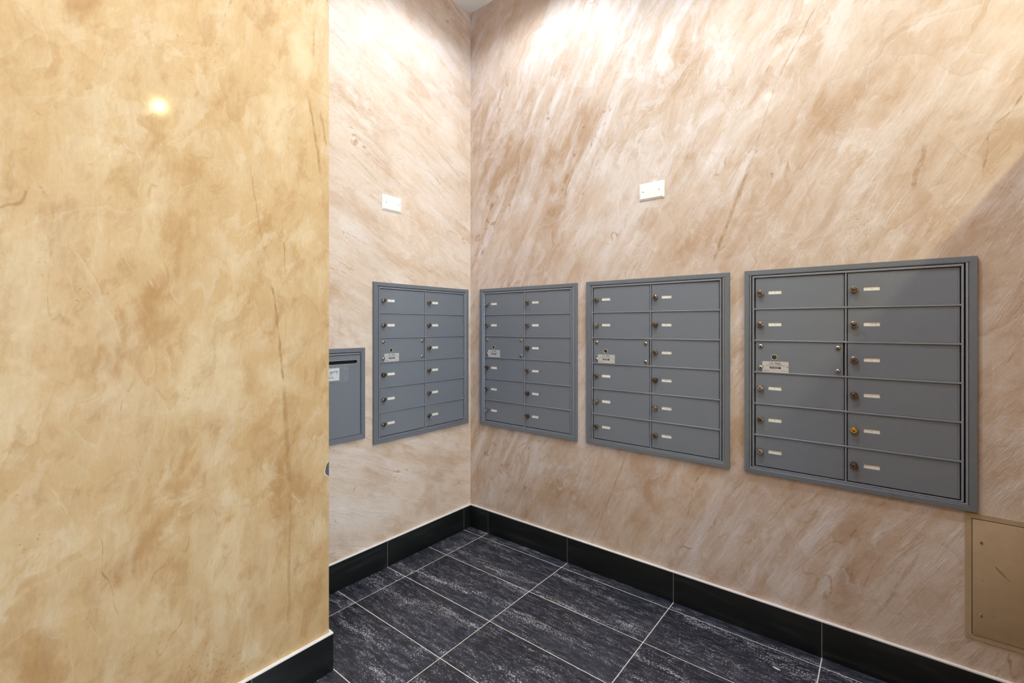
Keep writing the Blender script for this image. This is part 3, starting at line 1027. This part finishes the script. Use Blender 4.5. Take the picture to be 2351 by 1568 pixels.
add_box(bm, -0.0022, -0.0020, -0.0013, 0.0022, -0.0011, 0.0013, 1)
bmesh.ops.recalc_face_normals(bm, faces=bm.faces)
pscrew_me = mesh_from(bm, 'plate_screw', [MAT['plate_white'], MAT['keyhole']], 40)
for loc, rz, lab in (((1.2075, 0, 2.0010), 0, 'white blank plate high on the right wall above the middle mailbox bank'),
                     ((0, -0.7150, 2.0115), R(90), 'white blank plate on the alcove wall above its mailbox bank')):
    r_ = empty('wall_plate', loc, rz)
    tag(r_, lab, 'wall plate', 'white blank wall plates')
    link('cover', plate_me, r_)
    for sx in (0.0240, pw - 0.0240):
        link('screw', pscrew_me, r_, (sx, -pd, ph / 2))

# ------------------------------------------------------------------ tan access panel, lower right
ap = empty('access_panel', (2.4175, 0, 0.2605))
tag(ap, 'tan painted metal access panel low on the right wall, at the right edge', 'access panel')
AW, AH = 0.238, 0.4415
for m in strip4('panel_frame', MAT['access'], 0, 0, AW, AH, 0.0175, 0.0175, 0.0180, 0.0165,
                [(0, 0.0), (0, 0.0035), (0.03, 0.0045), (0.97, 0.0045), (1.0, 0.004), (1.0, 0.0)]):
    link('frame_strip', m, ap)
link('shade_backing', box_mesh('ap_back', (0.015, -0.0012, 0.014), (AW - 0.015, 0, AH - 0.015), MAT['black']), ap)  # black sheet for the shade in the gap round the panel door
adr = link('panel_door', box_mesh('ap_door', (0.0190, -0.0068, 0.0182), (AW - 0.019, -0.0014, AH - 0.0200), MAT['access'], 0.0010), ap)
bm = bmesh.new()
add_lathe(bm, [(0.0052, -0.0005), (0.0052, 0.0012), (0.0044, 0.0018), (0.0, 0.0020)], 18, mi=0)
add_box(bm, -0.0009, -0.0024, -0.0046, 0.0009, -0.0014, 0.0046, 1)
bmesh.ops.recalc_face_normals(bm, faces=bm.faces)
ap_screw = mesh_from(bm, 'panel_screw', [MAT['access'], MAT['keyhole']], 40)
for z in (0.3455, 0.0925):
    link('screw', ap_screw, adr, (0.0412, -0.0068, z))
bm = bmesh.new()
for pts in ([(0.074, 0.272), (0.085, 0.262), (0.0960, 0.2545)], [(0.0745, 0.2715), (0.084, 0.259), (0.1000, 0.2450)], [(0.076, 0.270), (0.090, 0.2500), (0.1130, 0.2330)], [(0.0445, 0.2160), (0.0460, 0.2110)], [(0.071, 0.1040), (0.0745, 0.0985)]):
    add_stroke(bm, pts, 0.0011, -0.00695, 0)
link('scuff', mesh_from(bm, 'scuff', MAT['scuff']), adr)

# ------------------------------------------------------------------ plaster crumb on the floor, lower right
bm = bmesh.new()
bmesh.ops.create_icosphere(bm, subdivisions=2, radius=0.01)
for v in bm.verts:
    v.co.x *= 1.5 + random.uniform(-.15, .15)
    v.co.y *= 0.38
    v.co.z = max(0.0, v.co.z * 0.22 + 0.001)
cr = link('paper_scrap', mesh_from(bm, 'paper_scrap', MAT['sign_paper'], 50), None, (1.862, -0.196, 0.0002), (0, 0, R(-8)))
tag(cr, 'tiny white scrap lying on the dark floor near the right baseboard', 'scrap')

# ------------------------------------------------------------------ light fittings (all above or beside the frame)
def downlight(x, y, label):
    r_ = empty('recessed_downlight', (x, y, CEIL))
    tag(r_, label, 'downlight', 'recessed ceiling downlights')
    bm = bmesh.new()
    add_lathe(bm, [(0.085, 0.0), (0.085, -0.006), (0.075, -0.009), (0.062, -0.003), (0.062, 0.0)], 32, axis='z')
    bmesh.ops.recalc_face_normals(bm, faces=bm.faces)
    link('trim_ring', mesh_from(bm, 'trim_ring', MAT['plate_white'], 40), r_)
    bm = bmesh.new()
    add_lathe(bm, [(0.062, -0.002), (0.0, -0.002)], 32, axis='z')
    link('lens', mesh_from(bm, 'lens', MAT['lens']), r_)


downlight(*LIGHT_A, 'round recessed ceiling light above the corner with the mailboxes')
downlight(*LIGHT_B, 'round recessed ceiling light above the bank beside the access panel')
downlight(*LIGHT_R, 'round recessed ceiling light out in the room, farthest from the mailboxes')
pl = empty('pendant_lamp', (LIGHT_L[0], LIGHT_L[1], CEIL))
tag(pl, 'small pendant lamp hanging beyond the low partition at right', 'lamp')
bm = bmesh.new()
add_lathe(bm, [(0.0, 0.0), (0.05, 0.0), (0.05, -0.02), (0.0, -0.025)], 20, axis='z')
add_lathe(bm, [(0.006, -0.02), (0.006, -0.20)], 10, axis='z')
link('rod', mesh_from(bm, 'rod', MAT['chrome'], 40), pl)
bm = bmesh.new()
add_lathe(bm, [(0.0, -0.19), (0.03, -0.195), (0.09, -0.235), (0.10, -0.25), (0.097, -0.25), (0.085, -0.238), (0.03, -0.2), (0.0, -0.196)], 28, axis='z')
link('lamp_shade', mesh_from(bm, 'lamp_shade', MAT['plate_white'], 40), pl)
